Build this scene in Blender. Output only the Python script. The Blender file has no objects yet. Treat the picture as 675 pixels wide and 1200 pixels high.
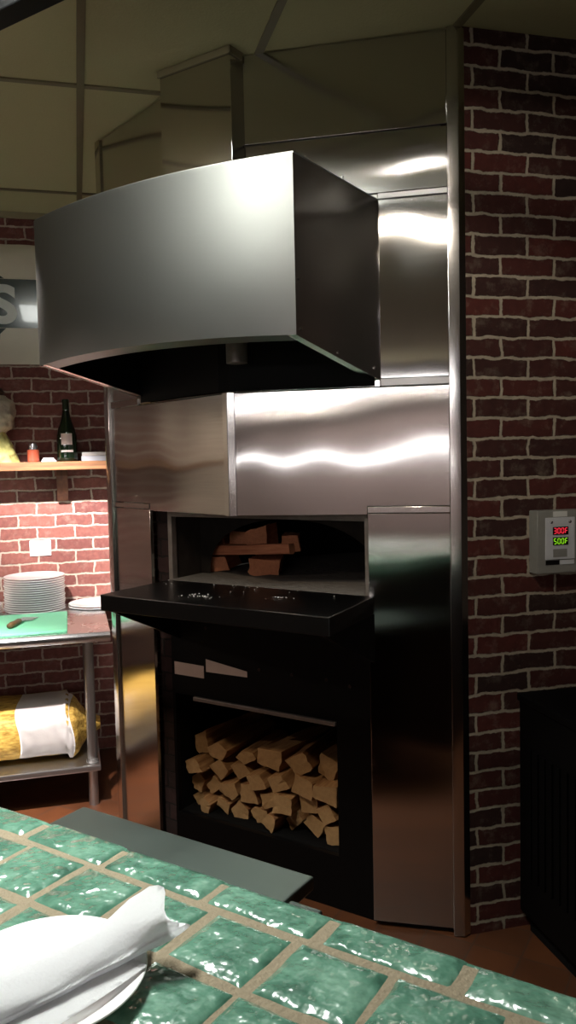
import bpy, bmesh, math, random
from mathutils import Vector, Matrix, noise
SC = bpy.context.scene
COL = SC.collection
random.seed(7)
PI = math.pi
ZC = 2.844            # ceiling height
SV = (.839, -.545)    # along the oven front, to the right
QV = (.545, .839)     # into the oven
ANG = math.atan2(-.545, .839)

def lin(c):
    c /= 255.0
    return c / 12.92 if c <= .04045 else ((c + .055) / 1.055) ** 2.4
def rgb(r, g, b): return (lin(r), lin(g), lin(b), 1)

# ------------------------------------------------------------------ materials
def newmat(name):
    m = bpy.data.materials.new(name); m.use_nodes = True
    nt = m.node_tree; b = nt.nodes['Principled BSDF']
    return m, nt, b
def N(nt, t, **kw):
    n = nt.nodes.new('ShaderNode' + t)
    for k, v in kw.items():
        if k in n.inputs: n.inputs[k].default_value = v
        else: setattr(n, k, v)
    return n
def simple(name, col, rough=.5, metal=0., bump=0., scale=30., var=0., spec=.5, coat=0.):
    m, nt, b = newmat(name)
    b.inputs['Roughness'].default_value = rough; b.inputs['Metallic'].default_value = metal
    b.inputs['Specular IOR Level'].default_value = spec
    b.inputs['Coat Weight'].default_value = coat
    tc = N(nt, 'TexCoord'); nz = N(nt, 'TexNoise'); nz.inputs['Scale'].default_value = scale
    nz.inputs['Detail'].default_value = 5
    nt.links.new(tc.outputs['Object'], nz.inputs['Vector'])
    mix = N(nt, 'MixRGB'); mix.inputs[1].default_value = col
    mix.inputs[2].default_value = tuple(max(0, c * (1 - var)) for c in col[:3]) + (1,)
    nt.links.new(nz.outputs['Fac'], mix.inputs[0]); nt.links.new(mix.outputs[0], b.inputs['Base Color'])
    if bump:
        bp = N(nt, 'Bump'); bp.inputs['Strength'].default_value = bump; bp.inputs['Distance'].default_value = .01
        nt.links.new(nz.outputs['Fac'], bp.inputs['Height']); nt.links.new(bp.outputs['Normal'], b.inputs['Normal'])
    return m

AROT = 0.
def steel(name, col=(.55, .53, .505, 1), rough=.13, aniso=1., wave=.0135, wscale=(1.35, 1.35, .9), rvar=.08):
    """brushed stainless sheet with slight oil-canning; UV u runs along the sheet"""
    m, nt, b = newmat(name)
    b.inputs['Metallic'].default_value = 1
    b.inputs['Base Color'].default_value = col
    b.inputs['Anisotropic'].default_value = aniso
    b.inputs['Anisotropic Rotation'].default_value = AROT
    tg = N(nt, 'Tangent', direction_type='UV_MAP'); tg.uv_map = 'UVMap'
    nt.links.new(tg.outputs[0], b.inputs['Tangent'])
    tc = N(nt, 'TexCoord')
    mp = N(nt, 'Mapping'); mp.inputs['Scale'].default_value = wscale
    nt.links.new(tc.outputs['Object'], mp.inputs['Vector'])
    n1 = N(nt, 'TexNoise'); n1.inputs['Scale'].default_value = 1.6; n1.inputs['Detail'].default_value = 1
    nt.links.new(mp.outputs[0], n1.inputs['Vector'])
    bp = N(nt, 'Bump'); bp.inputs['Strength'].default_value = 1; bp.inputs['Distance'].default_value = wave
    nt.links.new(n1.outputs['Fac'], bp.inputs['Height'])
    nt.links.new(bp.outputs['Normal'], b.inputs['Normal'])
    # fine brushing varies the gloss a little
    m2 = N(nt, 'Mapping'); m2.inputs['Scale'].default_value = (3, 3, 160)
    nt.links.new(tc.outputs['Object'], m2.inputs['Vector'])
    n2 = N(nt, 'TexNoise'); n2.inputs['Scale'].default_value = 3; n2.inputs['Detail'].default_value = 3
    nt.links.new(m2.outputs[0], n2.inputs['Vector'])
    mr = N(nt, 'MapRange'); mr.inputs[3].default_value = rough - rvar / 2; mr.inputs[4].default_value = rough + rvar / 2
    nt.links.new(n2.outputs['Fac'], mr.inputs[0]); nt.links.new(mr.outputs[0], b.inputs['Roughness'])
    return m

def brick(name, c1, c2, mortar, bw=.205, rh=.0675, ms=.0075, off=(0, 0), squash=1., rough=.85):
    m, nt, b = newmat(name)
    tc = N(nt, 'TexCoord'); sp = N(nt, 'SeparateXYZ'); cb = N(nt, 'CombineXYZ')
    nt.links.new(tc.outputs['Object'], sp.inputs[0])
    ad = N(nt, 'Math', operation='ADD'); ad.inputs[1].default_value = off[0]
    ad2 = N(nt, 'Math', operation='ADD'); ad2.inputs[1].default_value = off[1]
    nt.links.new(sp.outputs['X'], ad.inputs[0]); nt.links.new(sp.outputs['Z'], ad2.inputs[0])
    nt.links.new(ad.outputs[0], cb.inputs[0]); nt.links.new(ad2.outputs[0], cb.inputs[1])
    nz = N(nt, 'TexNoise'); nz.inputs['Scale'].default_value = 13; nz.inputs['Detail'].default_value = 8; nz.inputs['Roughness'].default_value = .68
    nt.links.new(cb.outputs[0], nz.inputs['Vector'])
    sub = N(nt, 'VectorMath', operation='SUBTRACT'); sub.inputs[1].default_value = (.5, .5, .5)
    nt.links.new(nz.outputs['Color'], sub.inputs[0])
    sc = N(nt, 'VectorMath', operation='SCALE'); sc.inputs['Scale'].default_value = .03
    nt.links.new(sub.outputs[0], sc.inputs[0])
    av = N(nt, 'VectorMath', operation='ADD')
    nt.links.new(cb.outputs[0], av.inputs[0]); nt.links.new(sc.outputs[0], av.inputs[1])
    br = N(nt, 'TexBrick')
    br.inputs['Color1'].default_value = c1; br.inputs['Color2'].default_value = c2; br.inputs['Mortar'].default_value = mortar
    br.inputs['Scale'].default_value = 1; br.inputs['Brick Width'].default_value = bw; br.inputs['Row Height'].default_value = rh
    br.inputs['Mortar Size'].default_value = ms; br.inputs['Mortar Smooth'].default_value = .35; br.inputs['Bias'].default_value = 0
    br.offset = .5; br.squash = 1
    nt.links.new(av.outputs[0], br.inputs['Vector'])
    n2 = N(nt, 'TexNoise'); n2.inputs['Scale'].default_value = 38; n2.inputs['Detail'].default_value = 8
    nt.links.new(tc.outputs['Object'], n2.inputs['Vector'])
    rp = N(nt, 'MapRange'); rp.inputs[3].default_value = .55; rp.inputs[4].default_value = 1.4
    nt.links.new(n2.outputs['Fac'], rp.inputs[0])
    n3 = N(nt, 'TexNoise'); n3.inputs['Scale'].default_value = 17; n3.inputs['Detail'].default_value = 9; n3.inputs['Roughness'].default_value = .7
    nt.links.new(tc.outputs['Object'], n3.inputs['Vector'])
    wr = N(nt, 'MapRange'); wr.inputs[1].default_value = .52; wr.inputs[2].default_value = .78; wr.inputs[3].default_value = 0; wr.inputs[4].default_value = .35
    nt.links.new(n3.outputs['Fac'], wr.inputs[0])
    wx = N(nt, 'MixRGB'); wx.inputs[2].default_value = mortar
    nt.links.new(wr.outputs[0], wx.inputs[0]); nt.links.new(br.outputs['Color'], wx.inputs[1])
    mul = N(nt, 'VectorMath', operation='SCALE')
    nt.links.new(wx.outputs[0], mul.inputs[0]); nt.links.new(rp.outputs[0], mul.inputs['Scale'])
    nt.links.new(mul.outputs[0], b.inputs['Base Color'])
    b.inputs['Roughness'].default_value = rough; b.inputs['Specular IOR Level'].default_value = .25
    inv = N(nt, 'Math', operation='SUBTRACT'); inv.inputs[0].default_value = 1
    nt.links.new(br.outputs['Fac'], inv.inputs[1])
    ma = N(nt, 'Math', operation='MULTIPLY_ADD'); ma.inputs[1].default_value = .25
    nt.links.new(n2.outputs['Fac'], ma.inputs[0]); nt.links.new(inv.outputs[0], ma.inputs[2])
    bp = N(nt, 'Bump'); bp.inputs['Strength'].default_value = .9; bp.inputs['Distance'].default_value = .008
    nt.links.new(ma.outputs[0], bp.inputs['Height']); nt.links.new(bp.outputs['Normal'], b.inputs['Normal'])
    return m

def glaze(name):
    m, nt, b = newmat(name)
    tc = N(nt, 'TexCoord'); n1 = N(nt, 'TexNoise'); n1.inputs['Scale'].default_value = 14; n1.inputs['Detail'].default_value = 7
    n1.inputs['Roughness'].default_value = .65
    nt.links.new(tc.outputs['Object'], n1.inputs['Vector'])
    cr = N(nt, 'ValToRGB'); e = cr.color_ramp.elements
    e[0].position = .3; e[0].color = rgb(52, 86, 72); e[1].position = .72; e[1].color = rgb(116, 154, 134)
    k = e.new(.5); k.color = rgb(78, 120, 101)
    nt.links.new(n1.outputs['Fac'], cr.inputs[0]); nt.links.new(cr.outputs[0], b.inputs['Base Color'])
    b.inputs['Roughness'].default_value = .26; b.inputs['Specular IOR Level'].default_value = .7
    b.inputs['Coat Weight'].default_value = 1; b.inputs['Coat Roughness'].default_value = .14
    n2 = N(nt, 'TexNoise'); n2.inputs['Scale'].default_value = 26; n2.inputs['Detail'].default_value = 2.5
    nt.links.new(tc.outputs['Object'], n2.inputs['Vector'])
    bp = N(nt, 'Bump'); bp.inputs['Strength'].default_value = .9; bp.inputs['Distance'].default_value = .0145
    nt.links.new(n2.outputs['Fac'], bp.inputs['Height'])
    nt.links.new(bp.outputs['Normal'], b.inputs['Normal']); nt.links.new(bp.outputs['Normal'], b.inputs['Coat Normal'])
    return m

def wood(name, c1, c2, scale=(60, 6, 60), rough=.75, bump=.5):
    m, nt, b = newmat(name)
    tc = N(nt, 'TexCoord'); mp = N(nt, 'Mapping'); mp.inputs['Scale'].default_value = scale
    nt.links.new(tc.outputs['Object'], mp.inputs['Vector'])
    n1 = N(nt, 'TexNoise'); n1.inputs['Scale'].default_value = 1; n1.inputs['Detail'].default_value = 6
    nt.links.new(mp.outputs[0], n1.inputs['Vector'])
    cr = N(nt, 'ValToRGB'); e = cr.color_ramp.elements
    e[0].position = .3; e[0].color = c1; e[1].position = .7; e[1].color = c2
    nt.links.new(n1.outputs['Fac'], cr.inputs[0]); nt.links.new(cr.outputs[0], b.inputs['Base Color'])
    b.inputs['Roughness'].default_value = rough; b.inputs['Specular IOR Level'].default_value = .25
    bp = N(nt, 'Bump'); bp.inputs['Strength'].default_value = bump; bp.inputs['Distance'].default_value = .004
    nt.links.new(n1.outputs['Fac'], bp.inputs['Height']); nt.links.new(bp.outputs['Normal'], b.inputs['Normal'])
    return m

def emit(name, col, strength):
    m, nt, b = newmat(name)
    b.inputs['Base Color'].default_value = (.02, .02, .02, 1)
    b.inputs['Emission Color'].default_value = col; b.inputs['Emission Strength'].default_value = strength
    tc = N(nt, 'TexCoord'); nz = N(nt, 'TexNoise'); nz.inputs['Scale'].default_value = 3
    nt.links.new(tc.outputs['Object'], nz.inputs['Vector'])
    mr = N(nt, 'MapRange'); mr.inputs[3].default_value = .12; mr.inputs[4].default_value = .2
    nt.links.new(nz.outputs['Fac'], mr.inputs[0]); nt.links.new(mr.outputs[0], b.inputs['Roughness'])
    return m

def quarry(name):
    m, nt, b = newmat(name)
    tc = N(nt, 'TexCoord'); br = N(nt, 'TexBrick')
    mp = N(nt, 'Mapping'); mp.inputs['Rotation'].default_value = (0, 0, math.radians(30))
    nt.links.new(tc.outputs['Object'], mp.inputs['Vector']); nt.links.new(mp.outputs[0], br.inputs['Vector'])
    br.inputs['Color1'].default_value = rgb(84, 47, 25); br.inputs['Color2'].default_value = rgb(70, 39, 21)
    br.inputs['Mortar'].default_value = rgb(62, 44, 34)
    br.inputs['Scale'].default_value = 1; br.inputs['Brick Width'].default_value = .152; br.inputs['Row Height'].default_value = .152
    br.inputs['Mortar Size'].default_value = .003; br.offset = 0
    n2 = N(nt, 'TexNoise'); n2.inputs['Scale'].default_value = 12; n2.inputs['Detail'].default_value = 6
    nt.links.new(tc.outputs['Object'], n2.inputs['Vector'])
    rp = N(nt, 'MapRange'); rp.inputs[3].default_value = .6; rp.inputs[4].default_value = 1.25
    nt.links.new(n2.outputs['Fac'], rp.inputs[0])
    mul = N(nt, 'VectorMath', operation='SCALE')
    nt.links.new(br.outputs['Color'], mul.inputs[0]); nt.links.new(rp.outputs[0], mul.inputs['Scale'])
    nt.links.new(mul.outputs[0], b.inputs['Base Color']); b.inputs['Roughness'].default_value = .42
    return m

M = {}
M['steel'] = steel('brushed_steel')
M['steel_hood'] = steel('brushed_steel_hood', col=(.47, .47, .445, 1), rough=.40, aniso=.35, wave=.0035, wscale=(1.5, 1.5, 1.5))
M['steel_side'] = steel('brushed_steel_side', col=(.42, .40, .38, 1), rough=.24, aniso=.8, wave=.0006)
M['steel_trim'] = steel('steel_trim', rough=.16, aniso=.6, wave=.0003)
M['steel_dull'] = steel('dull_steel', col=(.42, .41, .40, 1), rough=.38, aniso=.3, wave=.0006)
M['steel_table'] = steel('table_steel', col=(.6, .6, .6, 1), rough=.28, aniso=.3, wave=.0006)
M['soot_steel'] = simple('sooty_steel', rgb(168, 158, 150), rough=.42, metal=.6, bump=.25, scale=24, var=.6)
M['throat'] = simple('smoked_steel', rgb(70, 62, 56), rough=.6, metal=.4, bump=.25, scale=24, var=.6)
M['black_steel'] = simple('black_painted_steel', rgb(8, 7, 7), spec=.12, rough=.5, bump=.08, scale=18, var=.4)
M['black_ledge'] = simple('black_ledge_steel', rgb(9, 8, 8), rough=.3, spec=.35, bump=.06, scale=40, var=.5)
M['rust'] = simple('rusty_scuff', rgb(58, 40, 34), rough=.8, scale=40, var=.7, spec=.2)
M['soot'] = simple('soot_black', rgb(13, 12, 12), rough=.9, bump=.3, scale=30, var=.4, spec=.1)
M['hood_shade'] = simple('shaded_hood_steel', rgb(14, 14, 14), rough=.7, scale=8, var=.3, spec=.2)  # greasy steel, darkened further with the shade of the unlit hood
M['stone'] = simple('hearth_stone', rgb(128, 122, 116), rough=.9, bump=.5, scale=45, var=.55, spec=.2)
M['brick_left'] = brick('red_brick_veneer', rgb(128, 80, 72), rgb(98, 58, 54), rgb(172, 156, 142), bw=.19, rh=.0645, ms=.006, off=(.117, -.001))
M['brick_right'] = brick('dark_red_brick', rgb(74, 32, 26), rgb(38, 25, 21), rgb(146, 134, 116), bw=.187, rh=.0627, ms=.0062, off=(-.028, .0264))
M['brick_soot'] = brick('sooty_brick', rgb(66, 46, 44), rgb(48, 36, 34), rgb(40, 34, 32), bw=.2, rh=.066, ms=.005)
M['ceil'] = simple('ceiling_tile_paint', rgb(172, 164, 128), rough=.95, bump=.15, scale=120, var=.08, spec=.1)
M['tee'] = simple('ceiling_tee_metal', rgb(104, 94, 66), rough=.6, scale=10, var=.15)
M['cornice'] = simple('cornice_paint', rgb(150, 142, 112), rough=.9, scale=20, var=.1)
M['plaster'] = simple('dining_wall_paint', rgb(148, 140, 144), rough=.9, scale=6, var=.2)
M['pale_wall'] = simple('pale_bounce_wall', rgb(196, 188, 172), rough=.5, scale=8, var=.1)
M['dark_wall'] = simple('dark_panelling', rgb(110, 98, 88), rough=.8, scale=6, var=.3)
M['floor'] = quarry('terracotta_quarry_tile')
M['glaze'] = glaze('green_glazed_tile')
M['grout'] = simple('sandy_grout', rgb(140, 128, 108), rough=.95, bump=.5, scale=160, var=.3, spec=.15)
M['counter_front'] = wood('counter_front_wood', rgb(30, 20, 16), rgb(46, 30, 22), scale=(20, 20, 3), rough=.55)
M['china'] = simple('white_china', rgb(246, 245, 243), rough=.18, scale=5, var=.03, coat=.4)
M['linen'] = simple('white_linen', rgb(240, 240, 242), rough=.9, bump=.12, scale=260, var=.03, spec=.1)
M['paper'] = simple('aged_paper', rgb(196, 172, 158), rough=.9, scale=12, var=.2, spec=.1)
M['log_side'] = wood('split_wood_side', rgb(128, 88, 54), rgb(180, 138, 92), scale=(70, 7, 70))
M['log_dark'] = wood('split_wood_dark', rgb(98, 66, 44), rgb(160, 112, 70), scale=(60, 8, 60))
M['log_end'] = simple('sawn_wood_end', rgb(184, 146, 102), rough=.85, bump=.3, scale=70, var=.4, spec=.15)
M['log_red'] = wood('dry_oven_wood', rgb(170, 100, 70), rgb(212, 144, 108), scale=(70, 7, 70))
M['log_red_end'] = simple('dry_oven_wood_end', rgb(206, 136, 100), rough=.85, bump=.3, scale=70, var=.4, spec=.15)
M['shelf_wood'] = wood('shelf_wood', rgb(92, 60, 40), rgb(138, 96, 62), scale=(5, 60, 60), rough=.6, bump=.25)
M['bracket_wood'] = wood('bracket_wood', rgb(70, 44, 32), rgb(96, 62, 44), scale=(40, 40, 6), rough=.7, bump=.2)
M['green_board'] = simple('green_cutting_board', rgb(120, 208, 164), rough=.5, bump=.1, scale=200, var=.1)
M['handle_wood'] = wood('handle_wood', rgb(70, 52, 32), rgb(104, 80, 50), scale=(30, 30, 30), rough=.5, bump=.1)
M['bag'] = wood('golden_flour_sack', rgb(120, 88, 30), rgb(204, 168, 84), scale=(26, 60, 90), rough=.6, bump=.5)
M['bag_label'] = simple('white_sack_label', rgb(232, 228, 226), rough=.6, bump=.3, scale=9, var=.08)
M['glass_green'] = simple('dark_green_bottle_glass', rgb(14, 30, 16), rough=.08, scale=4, var=.2, coat=.6)
M['foil'] = simple('dark_bottle_foil', rgb(40, 52, 34), rough=.3, metal=.6, scale=30, var=.3)
M['label'] = simple('bottle_label', rgb(214, 200, 196), rough=.7, scale=30, var=.12)
M['jar_red'] = simple('orange_red_jar', rgb(176, 84, 60), rough=.3, scale=9, var=.25, coat=.4)
M['silver'] = simple('silver_lid', rgb(200, 198, 200), rough=.25, metal=.9, scale=12, var=.15)
M['white_plastic'] = simple('white_plastic', rgb(228, 226, 224), rough=.4, scale=5, var=.03)
M['pale_box'] = simple('pale_blue_white_card', rgb(206, 210, 220), rough=.6, scale=20, var=.15)
M['orn_top'] = simple('pale_carved_clay', rgb(196, 182, 162), rough=.6, bump=1., scale=26, var=.55)
M['orn_skirt'] = simple('yellow_green_glaze', rgb(196, 192, 120), rough=.3, bump=1., scale=34, var=.6)
M['orn_cap'] = simple('brown_clay', rgb(74, 48, 34), rough=.7, bump=.6, scale=30, var=.4)
M['sign_cream'] = simple('cream_enamel', rgb(206, 198, 176), rough=.3, scale=7, var=.14, coat=.3)
M['sign_green'] = simple('dark_green_enamel', rgb(36, 52, 48), rough=.15, scale=6, var=.15, coat=.5)
M['sign_letter'] = simple('pale_letter_enamel', rgb(196, 200, 190), rough=.25, scale=8, var=.08, coat=.3)
M['box_grey'] = simple('controller_grey_enamel', rgb(132, 130, 122), rough=.4, bump=.08, scale=30, var=.25)
M['face_grey'] = simple('controller_face_plate', rgb(190, 190, 190), rough=.4, metal=.0, scale=30, var=.15)
M['display_black'] = simple('display_window', rgb(10, 10, 10), rough=.2, scale=4, var=.1)
M['led_red'] = emit('red_led', (1, .03, .06, 1), 1.1)
M['led_green'] = emit('green_led', (.35, .95, .02, 1), .75)
M['sticker'] = simple('pale_sticker', rgb(196, 194, 186), rough=.6, scale=30, var=.1)
M['cab_black'] = simple('black_appliance_enamel', rgb(7, 6, 6), rough=.6, spec=.08, scale=12, var=.3)
M['cooler_top'] = steel('cooler_lid_steel', col=(.20, .245, .225, 1), rough=.42, aniso=.2, wave=.0006)
M['black_bar'] = simple('black_anodised_rail', rgb(10, 10, 11), spec=.15, rough=.6, scale=10, var=.2)

# ------------------------------------------------------------------ mesh helpers
def BM(): return bmesh.new()
def box(bm, x0, x1, y0, y1, z0, z1, bev=0., seg=2, mat=0):
    r = bmesh.ops.create_cube(bm, size=1)
    vs = r['verts']
    for v in vs:
        v.co = Vector(((x0 + x1) / 2 + v.co.x * (x1 - x0), (y0 + y1) / 2 + v.co.y * (y1 - y0), (z0 + z1) / 2 + v.co.z * (z1 - z0)))
    fs = set(f for v in vs for f in v.link_faces)
    for f in fs: f.material_index = mat
    if bev:
        es = list(set(e for v in vs for e in v.link_edges))
        bmesh.ops.bevel(bm, geom=es, offset=bev, segments=seg, affect='EDGES', profile=.5)
def prism(bm, pts, vec, mat=0, bev=0.):
    """closed polygon (3-D points) swept by vec"""
    vec = Vector(vec)
    a = [bm.verts.new(p) for p in pts]; b = [bm.verts.new(Vector(p) + vec) for p in pts]
    n = len(pts); fs = [bm.faces.new(a), bm.faces.new(b[::-1])]
    for i in range(n): fs.append(bm.faces.new((a[i], b[i], b[(i + 1) % n], a[(i + 1) % n])))
    for f in fs: f.material_index = mat
    bmesh.ops.recalc_face_normals(bm, faces=fs)
    if bev:
        bmesh.ops.bevel(bm, geom=list(set(e for f in fs for e in f.edges)), offset=bev, segments=2, affect='EDGES', profile=.5)
def tube(bm, p0, p1, r, n=20, r1=None, mat=0):
    p0 = Vector(p0); p1 = Vector(p1); d = (p1 - p0); L = d.length
    q = d.to_track_quat('Z', 'Y').to_matrix().to_4x4()
    bmesh.ops.create_cone(bm, cap_ends=True, segments=n, radius1=r, radius2=r if r1 is None else r1, depth=L,
                          matrix=Matrix.Translation((p0 + p1) / 2) @ q)
def lathe(bm, prof, n=40, c=(0, 0, 0), mat=0):
    rings = []
    for r, z in prof:
        if r < 1e-6: rings.append([bm.verts.new((c[0], c[1], c[2] + z))])
        else: rings.append([bm.verts.new((c[0] + r * math.cos(2 * PI * i / n), c[1] + r * math.sin(2 * PI * i / n), c[2] + z)) for i in range(n)])
    fs = []
    for A, B in zip(rings, rings[1:]):
        for i in range(n):
            j = (i + 1) % n
            if len(A) == 1 and len(B) == 1: continue
            if len(A) == 1: fs.append(bm.faces.new((A[0], B[j], B[i])))
            elif len(B) == 1: fs.append(bm.faces.new((A[i], A[j], B[0])))
            else: fs.append(bm.faces.new((A[i], A[j], B[j], B[i])))
    for f in fs: f.material_index = mat
    bmesh.ops.recalc_face_normals(bm, faces=fs)
def sheet(bm, grid, th=0., mat=0):
    """grid of points -> quads; optional thickness along normals"""
    V = [[bm.verts.new(p) for p in row] for row in grid]
    fs = []
    for i in range(len(V) - 1):
        for j in range(len(V[0]) - 1):
            fs.append(bm.faces.new((V[i][j], V[i][j + 1], V[i + 1][j + 1], V[i + 1][j])))
    for f in fs: f.material_index = mat
    if th: bmesh.ops.solidify(bm, geom=fs, thickness=th)
    return fs
def obj(name, bm, mats, parent=None, smooth=None, loc=None, rotz=0):
    bm.normal_update()
    uvl = bm.loops.layers.uv.new('UVMap')
    for f in bm.faces:
        n = f.normal
        if abs(n.z) > .7: t = Vector((1, 0, 0)); w = Vector((0, 1, 0))
        else:
            t = Vector((-n.y, n.x, 0)); t = t.normalized() if t.length > 1e-6 else Vector((1, 0, 0)); w = Vector((0, 0, 1))
        for l in f.loops: l[uvl].uv = (l.vert.co.dot(t), l.vert.co.dot(w))
    me = bpy.data.meshes.new(name); bm.to_mesh(me); bm.free()
    for mm in (mats if isinstance(mats, (list, tuple)) else [mats]): me.materials.append(mm)
    if smooth is not None:
        me.polygons.foreach_set('use_smooth', [True] * len(me.polygons))
        if smooth < 3: me.set_sharp_from_angle(angle=smooth)
    o = bpy.data.objects.new(name, me); COL.objects.link(o)
    if parent: o.parent = parent
    if loc: o.location = loc
    if rotz: o.rotation_euler.z = rotz
    return o
def tag(o, label, cat, group=None, kind=None):
    o['label'] = label; o['category'] = cat
    if group: o['group'] = group
    if kind: o['kind'] = kind
    return o
def struct(o, label=None, cat=None):
    o['kind'] = 'structure'
    if label: o['label'] = label
    if cat: o['category'] = cat
    return o
def thing(name, label, cat, loc=(0, 0, 0), rotz=0, group=None):
    o = bpy.data.objects.new(name, None); COL.objects.link(o)
    o.location = loc; o.rotation_euler = (0, 0, rotz); o.empty_display_size = .1
    return tag(o, label, cat, group)
SH = .345  # smooth angle

# frames -----------------------------------------------------------------
def WS(s, q, z=0): return Vector((SV[0] * s + QV[0] * q, SV[1] * s + QV[1] * q, z))
A15 = math.radians(15); LU = (math.cos(A15), math.sin(A15)); LN = (math.sin(A15), -math.cos(A15)); LO = (-1.30, 4.26)
def WL(u, d, z=0): return Vector((LO[0] + LU[0] * u + LN[0] * d, LO[1] + LU[1] * u + LN[1] * d, z))
A14 = math.radians(14); RU = (math.cos(A14), math.sin(A14)); RN = (math.sin(A14), -math.cos(A14)); RO = (.56, 2.535)
def WR(u, d, z=0): return Vector((RO[0] + RU[0] * u + RN[0] * d, RO[1] + RU[1] * u + RN[1] * d, z))

# ------------------------------------------------------------------ the room
bm = BM(); box(bm, -5.2, 4.2, -6.6, 5.6, -.1, 0)
struct(obj('floor', bm, M['floor']), 'red brown quarry tile floor', 'floor')
bm = BM(); box(bm, -5.2, 4.2, -6.6, 5.6, ZC, ZC + .08)
struct(obj('ceiling', bm, M['ceil']), 'dim cream tiled ceiling', 'ceiling')
bm = BM(); box(bm, -3.75, -1.8, 0, .12, 0, ZC)
struct(obj('wall_bounce', bm, M['pale_wall'], loc=(LO[0], LO[1], 0), rotz=A15))  # unseen stretch, added pale so the left steel facet reflects brighter
bm = BM(); box(bm, -1.8, .75, 0, .12, 0, ZC)                       # local y>0 is behind the face
struct(obj('wall_left', bm, M['brick_left'], loc=(LO[0], LO[1], 0), rotz=A15), 'red brick wall behind the plates and shelf', 'wall')
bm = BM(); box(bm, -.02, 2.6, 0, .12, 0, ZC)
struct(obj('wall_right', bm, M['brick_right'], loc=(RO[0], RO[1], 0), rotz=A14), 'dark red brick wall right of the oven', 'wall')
bm = BM(); box(bm, -4.9, 3.6, -.06, .06, 0, ZC)
wb = struct(obj('wall_back', bm, M['plaster'], loc=(0, -5.0, 0), rotz=0))
bm = BM(); box(bm, -.06, .06, -5.0, 4.6, 0, ZC)
struct(obj('wall_far', bm, M['dark_wall'], loc=(-4.85, 0, 0)))
bm = BM(); box(bm, -.06, .06, -5.0, 3.6, 0, ZC)
struct(obj('wall_side', bm, M['dark_wall'], loc=(3.1, 0, 0)))
# ceiling tees, one grid (runs at 14.5 deg)
A145 = math.radians(14.5); CU = (math.cos(A145), math.sin(A145)); CV = (-math.sin(A145), math.cos(A145))
bm = BM()
for k in range(-8, 7):
    t = .06 + .548 * k
    box(bm, t - .013, t + .013, -5.5, 4.6, -.006, .004)
for k in range(-8, 2):
    n = 2.94 + 1.14 * k
    box(bm, -5, 4.5, n - .012, n + .012, -.0055, .004)
struct(obj('trim_1', bm, M['tee'], loc=(0, 0, ZC), rotz=A145), 'olive metal ceiling grid', 'ceiling grid')
bm = BM(); box(bm, -3.7, .7, -.02, 0, ZC - .03, ZC - .001)
struct(obj('trim_2', bm, M['cornice'], loc=(LO[0], LO[1], 0), rotz=A15), 'pale strip where brick meets ceiling', 'trim')

# ------------------------------------------------------------------ the oven bay
S0, Q0 = -1.63, 2.35
OVL = WS(S0, Q0)
oven = thing('pizza_oven', 'stainless steel clad wood fired pizza oven with black ledge and log bay', 'oven', OVL, ANG)
def P(s, q, z): return Vector((s - S0, q - Q0, z))
BS, BQ = -1.629, 2.155
def fq(s): return BQ + (s - BS) * .376 if s > BS else BQ + (BS - s) * .314
NR = Vector((.376, -1, 0)).normalized()      # outward normals of the two facets in oven space
NL = Vector((-.314, -1, 0)).normalized()
def facet(name, poly, th=.014, off=0., mat='steel', bev=.0015, right=True, parent=None):
    n = NR if right else NL
    bm = BM()
    prism(bm, [P(s, fq(s), z) + n * off for s, z in poly], -n * th, bev=bev)
    return obj(name, bm, M[mat], parent or oven, smooth=SH)
def rect(s0, s1, z0, z1): return [(s0, z0), (s1, z0), (s1, z1), (s0, z1)]
SR, SL = -.956, -2.408      # inner edges of the two corner trims
MR, ML = -1.2, -2.135       # mouth edges
MT = 1.368                  # mouth top
# right facet
facet('cladding_panel', rect(MR, SR, 0.02, 1.372))
facet('cladding_flange', rect(MR, SR, 1.374, 1.394), th=.02, off=.004, mat='steel_trim')
facet('cladding_panel', [(-1.612, MT), (MR, MT), (MR, 1.396), (SR, 1.396), (SR, 1.773), (-1.612, 1.773)])
facet('cladding_panel', rect(-1.612, -1.157, 1.776, 2.372))
facet('cladding_panel', rect(-1.155, SR, 1.80, 2.352), off=.006, th=.02)
facet('cladding_flange', rect(-1.155, SR, 1.776, 1.799), th=.02, off=.003, mat='steel_dull')
facet('cladding_flange', rect(-1.155, SR, 2.354, 2.372), th=.02, off=.008, mat='steel_dull')
facet('cladding_panel', rect(BS + .002, SR, 2.375, 2.558))
facet('cladding_panel', rect(BS + .002, SR, 2.562, ZC - .004), off=.004)
# left facet
facet('cladding_panel', rect(SL, ML, 0.02, 1.372), right=False)
facet('cladding_flange', rect(SL, ML, 1.374, 1.394), th=.02, off=.003, right=False, mat='steel')
facet('cladding_panel', [(SL, 1.396), (ML, 1.396), (ML, MT), (-1.646, MT), (-1.646, 1.773), (SL, 1.773)], right=False)
facet('cladding_panel', rect(SL, BS - .002, 1.80, 2.372), right=False)
facet('cladding_flange', rect(SL, -2.19, 1.774, 1.80), th=.02, off=.006, right=False, mat='steel_trim')
facet('cladding_panel', rect(-2.19, -1.646, 1.776, 1.80), right=False)
facet('cladding_panel', rect(SL, BS - .002, 2.375, 2.558), right=False)
facet('cladding_panel', rect(SL, BS - .002, 2.562, ZC - .004), off=.004, right=False)
# corner trim over the bend
bm = BM()
for sgn, n in ((1, NR), (-1, NL)):
    a = BS; b = BS + sgn * .022
    prism(bm, [P(s, fq(s), z) + n * .005 for s, z in rect(min(a, b), max(a, b), MT, 1.775)], -n * .012)
obj('corner_trim', bm, M['steel_trim'], oven)
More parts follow.
